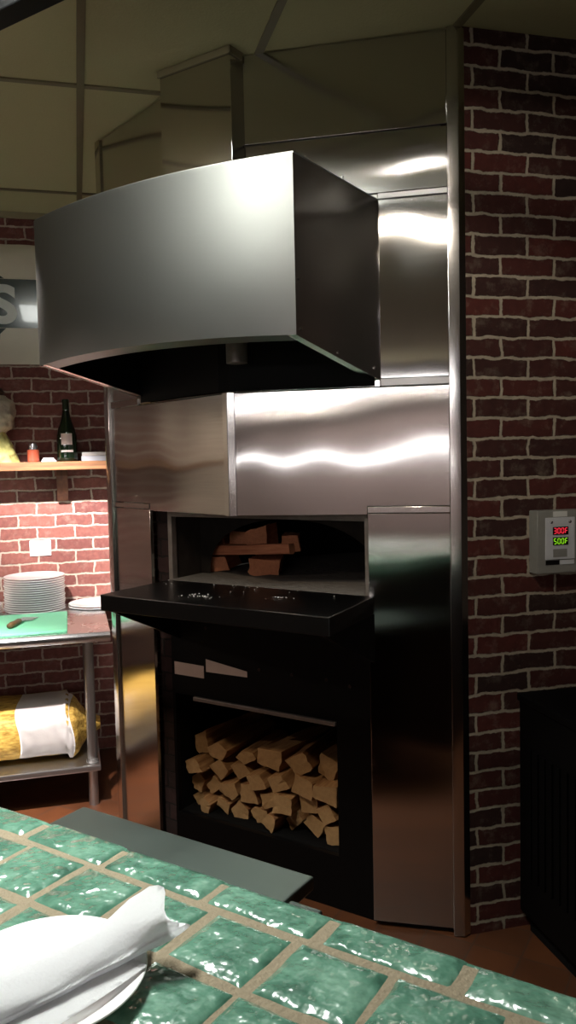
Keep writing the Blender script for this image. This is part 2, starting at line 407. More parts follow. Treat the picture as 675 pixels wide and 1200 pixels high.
# right end trim: raised flat bar plus a return to the brick wall
bm = BM()
a = P(SR, fq(SR), 0) + NR * .016; b = P(-.924, fq(-.924), 0) + NR * .016; c = P(-.898, 2.462, 0)
poly = [a, b, c, c + Vector((-.02, .03, 0)), P(SR, fq(SR), 0) - NR * .012]
prism(bm, [Vector((p.x, p.y, .004)) for p in poly], (0, 0, ZC - .008), bev=.0015)
obj('end_trim', bm, M['steel_trim'], oven, smooth=SH)
bm = BM()
a = P(SL, fq(SL), 0) + NL * .012; b = P(-2.444, fq(-2.444), 0) + NL * .012; c = P(-2.452, 2.45, 0)
poly = [P(SL, fq(SL), 0) - NL * .012, a, b, c, c + Vector((.03, .02, 0))]
prism(bm, [Vector((p.x, p.y, .004)) for p in poly], (0, 0, ZC - .008), bev=.0015)
obj('end_trim', bm, M['steel_trim'], oven, smooth=SH)
# return of the bay towards the brick wall behind
inv = Matrix.Rotation(-ANG, 4, 'Z') @ Matrix.Translation(-OVL)
bm = BM()
a = P(-2.445, 2.45, .004); b = inv @ WL(.52, .01, .004)
t = Vector((.02, .0, 0))
prism(bm, [a, b, b + t, a + t], (0, 0, ZC - .008))
obj('side_panel', bm, M['steel_dull'], oven)

# mouth frame and sooty bricks beside it
bm = BM()
box(bm, -2.150 - S0, -2.074 - S0, 2.365 - Q0, 2.45 - Q0, 1.03, 1.40)
box(bm, -2.150 - S0, -2.074 - S0, 2.365 - Q0, 2.45 - Q0, .0, 1.03)
obj('brick_pier', bm, M['brick_soot'], oven)
FQ = 2.345
bm = BM()
box(bm, -2.076 - S0, -2.056 - S0, FQ - Q0, FQ + .03 - Q0, 1.08, 1.36, bev=.003)
box(bm, -1.222 - S0, -1.202 - S0, FQ - .012 - Q0, FQ + .03 - Q0, 1.08, 1.36, bev=.003)
box(bm, -2.076 - S0, -1.202 - S0, FQ - Q0, FQ + .03 - Q0, 1.344, 1.364, bev=.003)
obj('mouth_frame', bm, M['soot_steel'], oven, smooth=SH)
bm = BM()                      # steel throat between frame and arch
box(bm, -2.072 - S0, -2.062 - S0, FQ + .03 - Q0, 2.535 - Q0, 1.09, 1.36)
box(bm, -1.216 - S0, -1.206 - S0, FQ + .03 - Q0, 2.535 - Q0, 1.09, 1.36)
box(bm, -2.072 - S0, -1.206 - S0, FQ + .03 - Q0, 2.535 - Q0, 1.352, 1.362)
obj('throat', bm, M['throat'], oven)
bm = BM()                      # arch plate
pts = []
cx = -1.64; hw = .375; hh = .225
outer = [(-2.07, 1.09), (-2.07, 1.36), (-1.208, 1.36), (-1.208, 1.09)]
arc = [(cx + hw * math.cos(t), 1.105 + hh * math.sin(t) ** .8) for t in [PI * i / 28 for i in range(29)]]
n = len(arc)
def onouter(s, z):
    dx, dz = s - cx, z - 1.105
    k = 1e9
    if abs(dx) > 1e-6: k = min(k, .43 / abs(dx))
    if dz > 1e-6: k = min(k, .255 / dz)
    return cx + dx * k, 1.105 + dz * k
ot = [onouter(*p) for p in arc]
for y0 in (2.525,):
    g = [[P(s, y0, z) for s, z in arc], [P(s, y0, z) for s, z in ot]]
    sheet(bm, g, th=.012)
obj('arch_plate', bm, M['throat'], oven)
bm = BM()                      # domed chamber
g = []
for i in range(15):
    f = i / 14
    sc = math.cos(f * PI / 2) ** .55 if i < 14 else .02
    g.append([P(cx + (s - cx) * 1.25 * sc, 2.537 + f * .95, 1.105 + (z - 1.105) * 1.2 * max(sc, .02)) for s, z in arc])
sheet(bm, g)
obj('oven_chamber', bm, M['soot'], oven, smooth=4)
bm = BM(); box(bm, -2.06 - S0, -1.218 - S0, 2.32 - Q0, 3.5 - Q0, 1.06, 1.105, bev=.004)
obj('hearth', bm, M['stone'], oven, smooth=SH)
# ledge
bm = BM()
pl = [(-2.045, 1.955), (-1.138, 1.955), (-1.182, 2.312), (-1.204, 2.33), (-2.06, 2.33)]
prism(bm, [P(s, q, 1.048) for s, q in pl], (0, 0, .056), bev=.003)
obj('ledge', bm, M['black_ledge'], oven, smooth=SH)
for s in (-2.045, -1.2):
    bm = BM()
    prism(bm, [P(s, 1.98, 1.047), P(s, 2.36, 1.047), P(s, 2.36, .87)], (.016, 0, 0))
    obj('ledge_bracket', bm, M['black_steel'], oven)
# black front with the log opening
bm = BM(); y0, y1 = FQ - Q0, FQ + .02 - Q0
OL, OR_, OB, OT = -2.062, -1.345, .188, .66
box(bm, -2.075 - S0, OL - S0, y0, y1, .0, 1.05)
box(bm, OR_ - S0, MR + .004 - S0, y0, y1, .0, 1.05)
box(bm, OL - S0, OR_ - S0, y0, y1, OT, 1.05)
box(bm, OL - S0, OR_ - S0, y0, y1, .0, OB)
obj('front_plate', bm, M['black_steel'], oven)
bm = BM(); box(bm, -1.965 - S0, OR_ - S0, y0 - .012, y0 + .004, .645, .66, bev=.002)
obj('opening_rail', bm, M['soot_steel'], oven, smooth=SH)
bm = BM()                      # log bay lining
box(bm, OL - .02 - S0, OL - S0, y1, y1 + .5, .15, .7); box(bm, OR_ - S0, OR_ + .02 - S0, y1, y1 + .5, .15, .7)
box(bm, OL - S0, OR_ - S0, y1 + .5, y1 + .52, .15, .7); box(bm, OL - S0, OR_ - S0, y1, y1 + .5, .16, OB); box(bm, OL - S0, OR_ - S0, y1, y1 + .5, .68, .7)
obj('log_bay', bm, M['soot'], oven)
for s, z in ((-1.90, .93), (-1.66, .80), (-1.52, .80), (-1.38, .80), (-1.29, .79)):
    bm = BM(); tube(bm, P(s, FQ - .006, z), P(s, FQ + .002, z), .006, 10)
    obj('bolt', bm, M['rust'], oven)

# ------------------------------------------------------------------ exhaust hood
hood = thing('exhaust_hood', 'bow fronted brushed steel exhaust hood over the oven mouth', 'hood', WS(S0, 2.0, 0), ANG)
def HP(s, q, z): return Vector((s - S0, q - 2.0, z))
HL, HR, HQ, HT, SAG = -2.163, -1.154, 1.836, 2.351, .068
def hz(q): return 1.88 - .173 * (q - HQ)
hc = (HL + HR) / 2; hwid = (HR - HL) / 2
def bow(s, o=0): return HQ - SAG * (1 - ((s - hc) / hwid) ** 2) + o
NB = 40
ss = [HL + (HR - HL) * i / NB for i in range(NB + 1)]
bm = BM(); sheet(bm, [[HP(s, bow(s), hz(bow(s)) + (HT - hz(bow(s))) * k / 6) for s in ss] for k in range(7)], th=.004)
obj('front_panel', bm, M['steel_hood'], hood, smooth=SH)
for s, sg in ((HL, 1), (HR, -1)):
    bq = fq(s) - .004
    bm = BM(); prism(bm, [HP(s, HQ, hz(HQ)), HP(s, bq, hz(bq)), HP(s, bq, HT), HP(s, HQ, HT)], (sg * .004, 0, 0))
    obj('side_panel', bm, M['steel_side'], hood)
    bm = BM()
    prism(bm, [HP(s + sg * .004, HQ + .005, hz(HQ) + .001), HP(s + sg * .004, bq, hz(bq) + .001), HP(s + sg * .03, bq, hz(bq) + .001), HP(s + sg * .03, HQ + .005, hz(HQ) + .001)], (0, 0, .004))
    obj('side_lip', bm, M['steel_trim'], hood)
bm = BM()
top = [HP(s, bow(s) + .003, HT) for s in ss] + [HP(HR, fq(HR) - .004, HT), HP(BS, fq(BS) - .004, HT), HP(HL, fq(HL) - .004, HT)]
prism(bm, top, (0, 0, .004))
obj('top_panel', bm, M['steel_hood'], hood)
bm = BM(); sheet(bm, [[HP(HL + .005 + (s - HL) * .99, bow(s) + .006 + .055 * k, hz(bow(s)) + .002 - .173 * .055 * k) for s in ss] for k in (0, 1)], th=.003)
obj('front_lip', bm, M['steel_dull'], hood)
bm = BM()      # greasy steel inside; the unlit hood's shade is put into its near-black colour
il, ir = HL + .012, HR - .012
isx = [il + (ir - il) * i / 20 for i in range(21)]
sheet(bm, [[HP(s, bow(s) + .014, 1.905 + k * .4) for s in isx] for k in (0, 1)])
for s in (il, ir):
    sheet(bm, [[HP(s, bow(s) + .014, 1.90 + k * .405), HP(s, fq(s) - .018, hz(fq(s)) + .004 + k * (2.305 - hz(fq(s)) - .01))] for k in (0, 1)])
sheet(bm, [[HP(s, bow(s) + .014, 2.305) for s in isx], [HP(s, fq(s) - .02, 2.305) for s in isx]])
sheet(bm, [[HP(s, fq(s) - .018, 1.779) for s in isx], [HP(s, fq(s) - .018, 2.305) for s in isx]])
obj('shaded_inside', bm, M['hood_shade'], hood)
bm = BM(); tube(bm, HP(-1.545, 2.10, 1.86), HP(-1.545, 2.10, 2.30), .034, 20)
obj('flue_stub', bm, M['soot_steel'], hood, smooth=SH)
for q, z in ((1.855, 2.03), (1.862, 1.90), (2.06, 1.855), (2.29, 1.83)):
    bm = BM(); tube(bm, HP(HR - .001, q, z), HP(HR + .004, q, z), .005, 10)
    obj('rivet', bm, M['steel_trim'], hood)
bm = BM(); tube(bm, HP(HR - .01, 2.12, HT), HP(HR - .01, 2.12, HT + .018), .004, 10)
obj('bolt', bm, M['steel_dull'], hood)
# duct above
duct = thing('exhaust_duct', 'square steel duct rising from the hood top to the ceiling', 'duct', WS(-1.695, 2.2, HT + .006), ANG)
bm = BM(); prism(bm, [Vector((s + 1.695, q - 2.2, 0)) for s, q in ((-1.84, 2.11), (-1.55, 2.11), (-1.55, fq(-1.55) - .006), (BS, BQ - .006), (-1.84, fq(-1.84) - .006))], (0, 0, ZC - HT - .012), bev=.0015)
obj('duct_body', bm, M['steel'], duct, smooth=SH)
bm = BM()
zt = ZC - HT - .03
prism(bm, [Vector((s + 1.695, q - 2.2, zt)) for s, q in ((-1.846, 2.104), (-1.544, 2.104), (-1.544, 2.11), (-1.846, 2.11))], (0, 0, .022))
prism(bm, [Vector((s + 1.695, q - 2.2, zt)) for s, q in ((-1.55, 2.104), (-1.544, 2.104), (-1.544, 2.17), (-1.55, 2.17))], (0, 0, .022))
obj('ceiling_collar', bm, M['tee'], duct)

# ------------------------------------------------------------------ firewood
def log_mesh(w, h, L, seed, nside=None, start=None):
    rnd = random.Random(seed); n = nside or rnd.choice((4, 4, 4, 5))
    a0 = rnd.uniform(0, 2 * PI) if start is None else start
    base = []
    for i in range(n):
        a = a0 + 2 * PI * (i + rnd.uniform(-.22, .22)) / n
        base.append((math.cos(a), math.sin(a)))
    xs = [p[0] for p in base]; zs = [p[1] for p in base]
    base = [((x - min(xs)) / (max(xs) - min(xs)) - .5, (z - min(zs)) / (max(zs) - min(zs)) - .5) for x, z in base]
    ring = []
    for i in range(n):            # subdivide the sides so that the faces can be rough
        a, b = base[i], base[(i + 1) % n]
        for k in range(4):
            f = k / 4; ring.append((a[0] + (b[0] - a[0]) * f, a[1] + (b[1] - a[1]) * f))
    bm = BM(); NY = 9; rows = []
    tw = rnd.uniform(-.12, .12); bend = rnd.uniform(-.02, .02); o = rnd.uniform(0, 50)
    for j in range(NY + 1):
        f = j / NY; row = []
        ca, sa = math.cos(tw * f), math.sin(tw * f); tp = 1 - .12 * f * rnd.random()
        for x, z in ring:
            k = 1 + .13 * noise.noise(Vector((x * 5 + o, z * 5, f * 3.))) + .06 * noise.noise(Vector((x * 14 + o, z * 14, f * 2)))
            X, Z = x * w * k * tp, z * h * k * tp
            row.append(bm.verts.new((X * ca - Z * sa + bend * f * f, f * L + .006 * noise.noise(Vector((x * 6, z * 6, o))), X * sa + Z * ca)))
        rows.append(row)
    m = len(ring)
    for j in range(NY):
        for i in range(m):
            bm.faces.new((rows[j][i], rows[j][(i + 1) % m], rows[j + 1][(i + 1) % m], rows[j + 1][i]))
    for r in (rows[0], rows[-1]):
        c = bm.verts.new(sum((v.co for v in r), Vector()) / m)
        for i in range(m):
            f = bm.faces.new((r[i], r[(i + 1) % m], c)); f.material_index = 1
    bmesh.ops.recalc_face_normals(bm, faces=bm.faces)
    return bm
ORD = ['first', 'second', 'third', 'fourth', 'fifth', 'sixth', 'seventh', 'eighth', 'ninth', 'tenth']
ROWS = [
 ('bottom row', [(-1.998, .219, .06, .058), (-1.936, .218, .05, .06), (-1.876, .219, .062, .06), (-1.80, .222, .075, .066), (-1.718, .217, .068, .056), (-1.646, .222, .062, .066), (-1.572, .226, .07, .074), (-1.486, .231, .085, .084), (-1.402, .222, .07, .066)]),
 ('second row', [(-1.996, .289, .06, .074), (-1.924, .284, .074, .07), (-1.842, .288, .078, .066), (-1.756, .294, .078, .074), (-1.672, .284, .074, .066), (-1.590, .298, .072, .066), (-1.506, .308, .072, .06), (-1.424, .296, .08, .076)]),
 ('third row', [(-1.985, .365, .08, .068), (-1.896, .358, .086, .072), (-1.80, .366, .084, .066), (-1.708, .352, .086, .064), (-1.612, .366, .09, .068), (-1.516, .376, .086, .066), (-1.422, .372, .092, .068)]),
 ('top row', [(-1.988, .445, .07, .092), (-1.90, .430, .088, .066), (-1.775, .426, .08, .05), (-1.668, .438, .12, .08), (-1.535, .452, .105, .09), (-1.432, .45, .085, .096)]),
]
k = 0
for rname, items in ROWS:
    for i, (s, z, w, h) in enumerate(items):
        k += 1
        rnd = random.Random(100 + k)
        bm = log_mesh(w * 1.1, h * 1.08, rnd.uniform(.3, .38), 200 + k)
        o = obj('firewood_log', bm, [M['log_side'] if rnd.random() < .72 else M['log_dark'], M['log_end']], smooth=.6)
        o.location = WS(-1.40 + (s + 1.40) * 1.045, 2.372 + rnd.uniform(0, .06) + (.02 if rname == 'top row' else 0), z); o.rotation_euler = (rnd.uniform(-.02, .04), rnd.uniform(-.2, .2), ANG + rnd.uniform(-.1, .1))
        tag(o, 'split firewood log, %s from the left in the %s under the oven ledge' % (ORD[i], rname), 'firewood', 'split logs stacked in the bay under the oven')
OV = [  # s, q, z, w, h, L, yaw, label
 (-1.985, 2.57, 1.136, .085, .06, .2, .42, 'short reddish log lying on the hearth at left, under the cross log'),
 (-1.755, 2.555, 1.138, .125, .064, .2, .45, 'thick reddish log lying on the hearth mid oven, under the cross log'),
 (-2.03, 2.59, 1.232, .09, .065, .18, .4, 'leftmost reddish log on top of the cross log in the oven'),
 (-1.94, 2.66, 1.232, .10, .07, .16, .4, 'second log from left on top of the cross log, set back in the oven'),
 (-1.82, 2.60, 1.246, .085, .095, .16, .42, 'tallest upright looking log on top of the cross log in the oven'),
 (-1.68, 2.63, 1.226, .075, .065, .16, .45, 'rightmost log on top of the cross log in the oven, in shadow'),
]
for i, (s, q, z, w, h, L, yaw, lb) in enumerate(OV):
    bm = log_mesh(w, h, L, 900 + i, 4, PI / 4)
    o = obj('firewood_log', bm, [M['log_red'], M['log_red_end']], smooth=.6)
    o.location = WS(s - .02, q, z); o.rotation_euler.z = ANG + yaw
    tag(o, lb, 'firewood', 'logs stacked inside the oven mouth')
bm = log_mesh(.046, .042, .43, 950, 4, PI / 4)
o = obj('firewood_log', bm, [M['log_red'], M['log_red_end']], smooth=.6)
o.location = WS(-2.108, 2.585, 1.187); o.rotation_euler = (.05, 0, ANG - PI / 2 + .02)
tag(o, 'long thin reddish log lying crosswise at the front of the pile in the oven', 'firewood', 'logs stacked inside the oven mouth')
bm = BM(); rnd = random.Random(5)
for cs, cq, nn, sp_ in ((-1.72, 2.07, 26, .035), (-1.45, 2.16, 9, .02), (-1.98, 2.25, 5, .02), (-1.6, 2.27, 14, .12)):
    for i in range(nn):
        p_ = WS(cs + rnd.gauss(0, sp_), min(2.3, cq + rnd.gauss(0, sp_ * .5)), 1.105)
        r_ = rnd.uniform(.0012, .003)
        bmesh.ops.create_icosphere(bm, subdivisions=1, radius=r_, matrix=Matrix.Translation(p_ + Vector((0, 0, r_ * .7))) @ Matrix.Scale(.6, 4, (0, 0, 1)))
tag(obj('ash_crumbs', bm, M['china']), 'scattered white ash crumbs on the black oven ledge', 'crumbs', kind='stuff')
bm = BM(); prism(bm, [P(-1.745, y0 - .002, .83), P(-1.70, y0 - .002, .815), P(-1.69, y0 - .002, .90), P(-1.735, y0 - .002, .905)], (0, .003, 0)); obj('rust_patch', bm, M['rust'], oven)
# notices stuck on the black plate
def notice(pts, lb):
    bm = BM(); prism(bm, [WS(s, FQ - .002, z) for s, z in pts], QV[0] * Vector((.0012, 0, 0)) + Vector((0, QV[1] * .0012, 0)))
    tag(obj('paper_notice', bm, M['paper']), lb, 'paper')
notice([(-2.06, .735), (-1.916, .735), (-1.916, .782), (-2.06, .784)], 'small plain rectangular paper stuck on black oven front, at left')
notice([(-1.905, .762), (-1.715, .765), (-1.715, .786), (-1.905, .81)], 'wedge shaped paper strip stuck on black oven front, tapering to the right')

# ------------------------------------------------------------------ tiled counter
CZ = 1.0
ct = thing('tiled_counter', 'green glazed tile counter with sandy grout across the foreground', 'counter', WS(-.5, .4, 0), ANG)
def CP(s, q, z): return Vector((s + .5, q - .4, z))
bm = BM(); box(bm, -1.9 + .5, 1.0 + .5, -.16 - .4, .815 - .4, CZ - .05, CZ - .004, bev=.004)
obj('grout_bed', bm, M['grout'], ct, smooth=SH)
bm = BM()
def tile(bm, s0, s1, q0, q1, seed, drop=0.):
    rnd = random.Random(seed)
    j = lambda: rnd.uniform(-.0025, .0025)
    z = CZ + rnd.uniform(-.0008, .0008)
    tx, ty = rnd.uniform(-.012, .012), rnd.uniform(-.012, .012)
    c = [(s0 + j(), q0 + j()), (s1 + j(), q0 + j()), (s1 + j(), q1 + j()), (s0 + j(), q1 + j())]
    n = 10; g = []
    for a in range(n + 1):
        row = []
        for b in range(n + 1):
            u, v = a / n, b / n
            # crowd the samples towards the edges for a soft pillowed rim
            u = .5 - .5 * math.cos(PI * u); v = .5 - .5 * math.cos(PI * v)
            x = (c[0][0] * (1 - u) + c[1][0] * u) * (1 - v) + (c[3][0] * (1 - u) + c[2][0] * u) * v
            y = (c[0][1] * (1 - u) + c[1][1] * u) * (1 - v) + (c[3][1] * (1 - u) + c[2][1] * u) * v
            e = min(u * (s1 - s0), (1 - u) * (s1 - s0), v * (q1 - q0), (1 - v) * (q1 - q0))
            k = min(1, e / .008); zz = z - .006 * (1 - k) ** 2
            zz += .0011 * noise.noise(Vector((x * 26, y * 26, seed))) * k + tx * (x - (s0 + s1) / 2) * .3 + ty * (y - (q0 + q1) / 2) * .3
            # wander of the outline
            x += .0022 * noise.noise(Vector((x * 40, y * 40, 3.3))) * (1 - k); y += .0022 * noise.noise(Vector((x * 40, y * 40, 7.7))) * (1 - k)
            row.append(CP(x, y, zz))
        g.append(row)
    sheet(bm, g)
    # skirt
G = .0055
r1 = [-1.66, -1.49, -1.32, -1.15, -.983, -.816, -.638, -.472, -.302, -.13, .04, .21, .38, .55, .72, .89]
r2 = [-1.66, -1.54, -1.42, -1.30, -1.18, -1.062, -.945, -.828, -.715, -.611, -.493, -.367, -.24, -.12, 0, .12, .24, .36, .48, .6, .72, .84]
sd = 1
for a, b in zip(r1, r1[1:]): tile(bm, a + G, b - G, .7585 + G, .82, sd); sd += 1
for r in range(7):
    q1 = .7585 - .109 * r; q0 = q1 - .109
    for a, b in zip(r2, r2[1:]):
        w = .004 * math.sin(r * 2.1 + a * 9)
        tile(bm, a + G + w, b - G + w, q0 + G, q1 - G, sd); sd += 1
obj('tile_top', bm, M['glaze'], ct, smooth=4)
bm = BM(); box(bm, -1.9 + .5, 1.5, .812 - .4, .822 - .4, CZ - .055, CZ - .006, bev=.003)
obj('edge_tile', bm, M['glaze'], ct, smooth=SH)
bm = BM(); box(bm, -1.88 + .5, .98 + .5, .2 - .4, .76 - .4, 0, CZ - .05)
obj('counter_base', bm, M['counter_front'], ct)
# plate and rolled napkin
pt = tag(obj('dinner_plate', BM(), M['china']), 'white plate on the green tile counter, partly under the napkin', 'plate')
bm = BM(); R0 = .107
lathe(bm, [(0, .004), (.06, .004), (.068, .006), (.085, .013), (R0 - .002, .0195), (R0, .0185), (R0 - .001, .0165), (.088, .010), (.066, .0005), (.06, 0), (0, .0)], 72)
bm.to_mesh(pt.data); bm.free(); pt.data.polygons.foreach_set('use_smooth', [True] * len(pt.data.polygons)); pt.location = WS(-.668, .54, CZ + .0015)
nk = thing('rolled_napkin', 'white linen napkin rolled up and laid across the plate', 'napkin', WS(-.66, .55, CZ + .02), ANG)
bm = BM(); g = []
A0 = Vector((-.685, .36)); A1 = Vector((-.606, .645)); n = 36
for i in range(n + 1):
    f = i / n; c = A0.lerp(A1, f); row = []
    fl = max(0, (f - .80) / .2)
    rw = .031 + .003 * math.sin(f * 5) + .010 * fl ** 1.6; rh = .017 + .002 * math.sin(f * 7 + 1) + .007 * fl ** 1.5
    zc = CZ + .0215 + rh * .9 + .002 * fl
    for j in range(29):
        a = 2 * PI * j / 28 * 1.0
        k = 1 + .10 * noise.noise(Vector((math.cos(a) * 1.6, math.sin(a) * 1.6, f * 5))) + .05 * noise.noise(Vector((math.cos(a) * 4, math.sin(a) * 4, f * 9)))
        ext = .016 * fl * math.cos(3 * (a - math.radians(98)))             # pointed folds at the open end
        row.append(Vector((c.x + rw * k * math.cos(a) + .66, c.y + ext - .55, zc + max(-rh * (.88 + .3 * fl), rh * k * math.sin(a)) - (CZ + .02))))
    g.append(row)
sheet(bm, g, th=-.0016)
obj('napkin_roll', bm, M['linen'], nk, smooth=4)
bm = BM(); g = []
for i in range(9):
    f = i / 8; row = []
    for j in range(13):
        h = j / 12
        x = -.672 + .052 * f + .045 * h * .33 + .017; y = .40 + .20 * h
        row.append(Vector((x + .66 + .01, y - .55, .0045 + .0045 * (1 - f) + .0015 * math.sin(h * 6))))
    g.append(row)
sheet(bm, g, th=.0012)
obj('napkin_flap', bm, M['linen'], nk, smooth=4)
# steel topped cooler behind the counter
cl = thing('undercounter_cooler', 'low cooler with a dull grey green steel lid right behind the tiled counter', 'cooler', WS(-1.0, 1.0, 0), ANG)
bm = BM(); box(bm, -.325, .315, -.15, .125, .08, .772, bev=.004); obj('cooler_body', bm, M['black_steel'], cl, smooth=SH)
bm = BM(); box(bm, -.336, .256, -.16, .206, .774, .80, bev=.004); obj('cooler_lid', bm, M['cooler_top'], cl, smooth=SH)
bm = BM(); box(bm, .258, .322, -.16, .125, .774, .796, bev=.004); obj('lid_strip', bm, M['cooler_top'], cl, smooth=SH)
bm = BM(); box(bm, -.3, .29, -.13, .10, 0, .08); obj('plinth', bm, M['soot'], cl)

# ------------------------------------------------------------------ left wall: sign, shelf, things on it
def wl_thing(name, label, cat, u, d, z, group=None): return thing(name, label, cat, WL(u, d, z), A15, group)
sg = wl_thing('wall_sign', 'cream enamel sign with dark green band and pale letter S on brick wall', 'sign', -.5, .0, 2.072)
bm = BM()
top = []
for i in range(41):
    x = -.9 + 1.46 * i / 40
    top.append((x, .607 + .006 * noise.noise(Vector((x * 14, 1, 1)))))
prism(bm, [Vector((-.9, -.004, 0)), Vector((.56, -.004, 0))] + [Vector((x, -.004, z)) for x, z in top[::-1]], (0, -.014, 0))
obj('sign_board', bm, M['sign_cream'], sg)
bm = BM(); box(bm, -.9, .553, -.0215, -.0182, .185, .432)
obj('sign_band', bm, M['sign_green'], sg)
bm = BM()       # dark pointed shapes above and below the band
for z0, z1 in ((.434, .474), (.183, .125)):
    prism(bm, [Vector((-.04 - .3, -.0182, z0)), Vector((.368, -.0182, z0)), Vector((.35 - .012, -.0182, (z0 + z1) / 2)), Vector((.335, -.0182, z1)), Vector((-.34, -.0182, z1 + (z1 - z0) * 2))], (0, -.003, 0))
obj('sign_emblem', bm, M['sign_green'], sg)
cu = bpy.data.curves.new('sign_letter', 'FONT'); cu.body = 'S'; cu.size = .262; cu.extrude = .0015; cu.offset = .009; cu.align_x = 'RIGHT'
tmp = bpy.data.objects.new('tmp', cu); COL.objects.link(tmp)
dg = bpy.context.evaluated_depsgraph_get(); me = bpy.data.meshes.new_from_object(tmp.evaluated_get(dg))
bpy.data.objects.remove(tmp)
lt = bpy.data.objects.new('sign_letter', me); COL.objects.link(lt); lt.parent = sg
me.materials.clear(); me.materials.append(M['sign_letter'])
lt.rotation_euler = (PI / 2, 0, 0); lt.location = (.424, -.0235, .214); lt.scale = (1.15, 1, 1)
bm = BM(); tube(bm, Vector((.535, -.018, .02)), Vector((.535, -.022, .02)), .008, 10); obj('screw', bm, M['soot_steel'], sg)

sh = wl_thing('wall_shelf', 'wooden shelf plank on bracket against the brick wall', 'shelf', 0, 0, 1.525)
bm = BM(); box(bm, -2.2, .395, -.25, -.002, 0, .042, bev=.003); obj('shelf_board', bm, M['shelf_wood'], sh, smooth=SH)
for u in (.115, -1.2):
    bm = BM()
    prism(bm, [Vector((u - .028, -.002, -.165)), Vector((u - .028, -.03, -.165)), Vector((u - .028, -.16, -.03)), Vector((u - .028, -.16, -.001)), Vector((u - .028, -.002, -.001))], (.056, 0, 0), bev=.002)
    obj('shelf_bracket', bm, M['bracket_wood'], sh, smooth=SH)
SZ = 1.5675
bt = wl_thing('wine_bottle', 'tall dark green wine bottle with pale label standing on the wooden shelf', 'bottle', .146, .11, SZ)
bm = BM(); lathe(bm, [(0, .0), (.044, 0), (.0515, .006), (.052, .02), (.052, .115), (.050, .135), (.043, .165), (.031, .2), (.021, .235), (.0165, .262)], 36)
obj('bottle_body', bm, M['glass_green'], bt, smooth=4)
bm = BM(); lathe(bm, [(.0168, .262), (.0168, .30), (.0185, .302), (.0185, .314), (.0165, .318), (0, .318)], 28); obj('bottle_neck', bm, M['foil'], bt, smooth=4)
bm = BM()
def arcpatch(bm, r, a0, a1, z0, z1, n=10):
    sheet(bm, [[Vector((r * math.sin(a0 + (a1 - a0) * i / n), -r * math.cos(a0 + (a1 - a0) * i / n), z)) for i in range(n + 1)] for z in (z0, z1)])
arcpatch(bm, .0528, -.55, .52, .085, .142); obj('bottle_label', bm, M['label'], bt)
bm = BM(); arcpatch(bm, .0528, -.6, .6, .047, .058); obj('label_strip', bm, M['label'], bt)
jr = wl_thing('small_jar', 'small orange red jar with silver lid on the shelf, left of the bottle', 'jar', -.022, .11, SZ)
bm = BM(); lathe(bm, [(0, 0), (.027, 0), (.03, .004), (.03, .058), (.027, .063), (0, .063)], 28); obj('jar_body', bm, M['jar_red'], jr, smooth=SH)
bm = BM(); lathe(bm, [(.022, .0632), (.0225, .08), (.018, .094), (.008, .099), (0, .1)], 24); obj('jar_lid', bm, M['silver'], jr, smooth=SH)
bm = BM()
for i in range(3): box(bm, -.037 + .004 * i, .037 - .006 * i, -.02, .02, .007 * i, .007 * i + .0065, bev=.0025)
o = obj('folded_cloth', bm, M['white_plastic'], loc=WL(.053, .12, SZ), rotz=A15 + .1, smooth=SH)
tag(o, 'small folded white cloth on the shelf, between the jar and bottle', 'cloth')
bx = wl_thing('card_box', 'flat pale blue white box with lid on the right end of the shelf', 'box', .277, .11, SZ)
bm = BM(); box(bm, -.062, .062, -.045, .045, 0, .026, bev=.002); obj('box_base', bm, M['pale_box'], bx, smooth=SH)
bm = BM(); box(bm, -.058, .066, -.047, .047, .0265, .045, bev=.003); obj('box_lid', bm, M['white_plastic'], bx, smooth=SH)
on = wl_thing('carved_ornament', 'pale knobbly ornament with yellow green flared base on the shelf, cut by the photo edge', 'ornament', -.195, .11, SZ)
def knob_lathe(prof, amp, fr, n=48, m=40):
    bm = BM(); g = []
    zs = [prof[0][1] + (prof[-1][1] - prof[0][1]) * i / m for i in range(m + 1)]
    for z in zs:
        for (r0, z0), (r1, z1) in zip(prof, prof[1:]):
            if z0 <= z <= z1 + 1e-9:
                f = (z - z0) / max(1e-9, z1 - z0); f = f * f * (3 - 2 * f); r = r0 + (r1 - r0) * f; break
        row = []
        for i in range(n + 1):
            a = 2 * PI * i / n
            k = 1 + amp * noise.noise(Vector((math.cos(a) * fr, math.sin(a) * fr, z * 22))) + amp * .5 * noise.noise(Vector((math.cos(a) * fr * 2, math.sin(a) * fr * 2, z * 50)))
            row.append(Vector((r * k * math.cos(a), r * k * math.sin(a), z)))
        g.append(row)
    sheet(bm, g); bmesh.ops.remove_doubles(bm, verts=bm.verts, dist=1e-5); bmesh.ops.recalc_face_normals(bm, faces=bm.faces); return bm
obj('ornament_base', knob_lathe([(.105, 0), (.1, .02), (.075, .08), (.05, .14), (.048, .155)], .16, 3), M['orn_skirt'], on, smooth=4)
obj('ornament_body', knob_lathe([(.048, .15), (.08, .18), (.092, .24), (.085, .30), (.05, .335), (.002, .345)], .14, 2.5), M['orn_top'], on, smooth=4)
obj('ornament_cap', knob_lathe([(.04, .335), (.05, .35), (.035, .372), (.002, .38)], .12, 2), M['orn_cap'], on, smooth=4)
sw = wl_thing('wall_outlet', 'white outlet cover on the brick wall above the plates', 'outlet', -.01, .0, 1.115)
bm = BM(); box(bm, -.054, .054, -.009, 0, -.041, .041, bev=.003); obj('cover_plate', bm, M['white_plastic'], sw, smooth=SH)
for x in (-.022, .022):
    bm = BM(); box(bm, x - .012, x + .012, -.0105, -.008, -.018, .018, bev=.001); obj('socket', bm, M['white_plastic'], sw, smooth=SH)

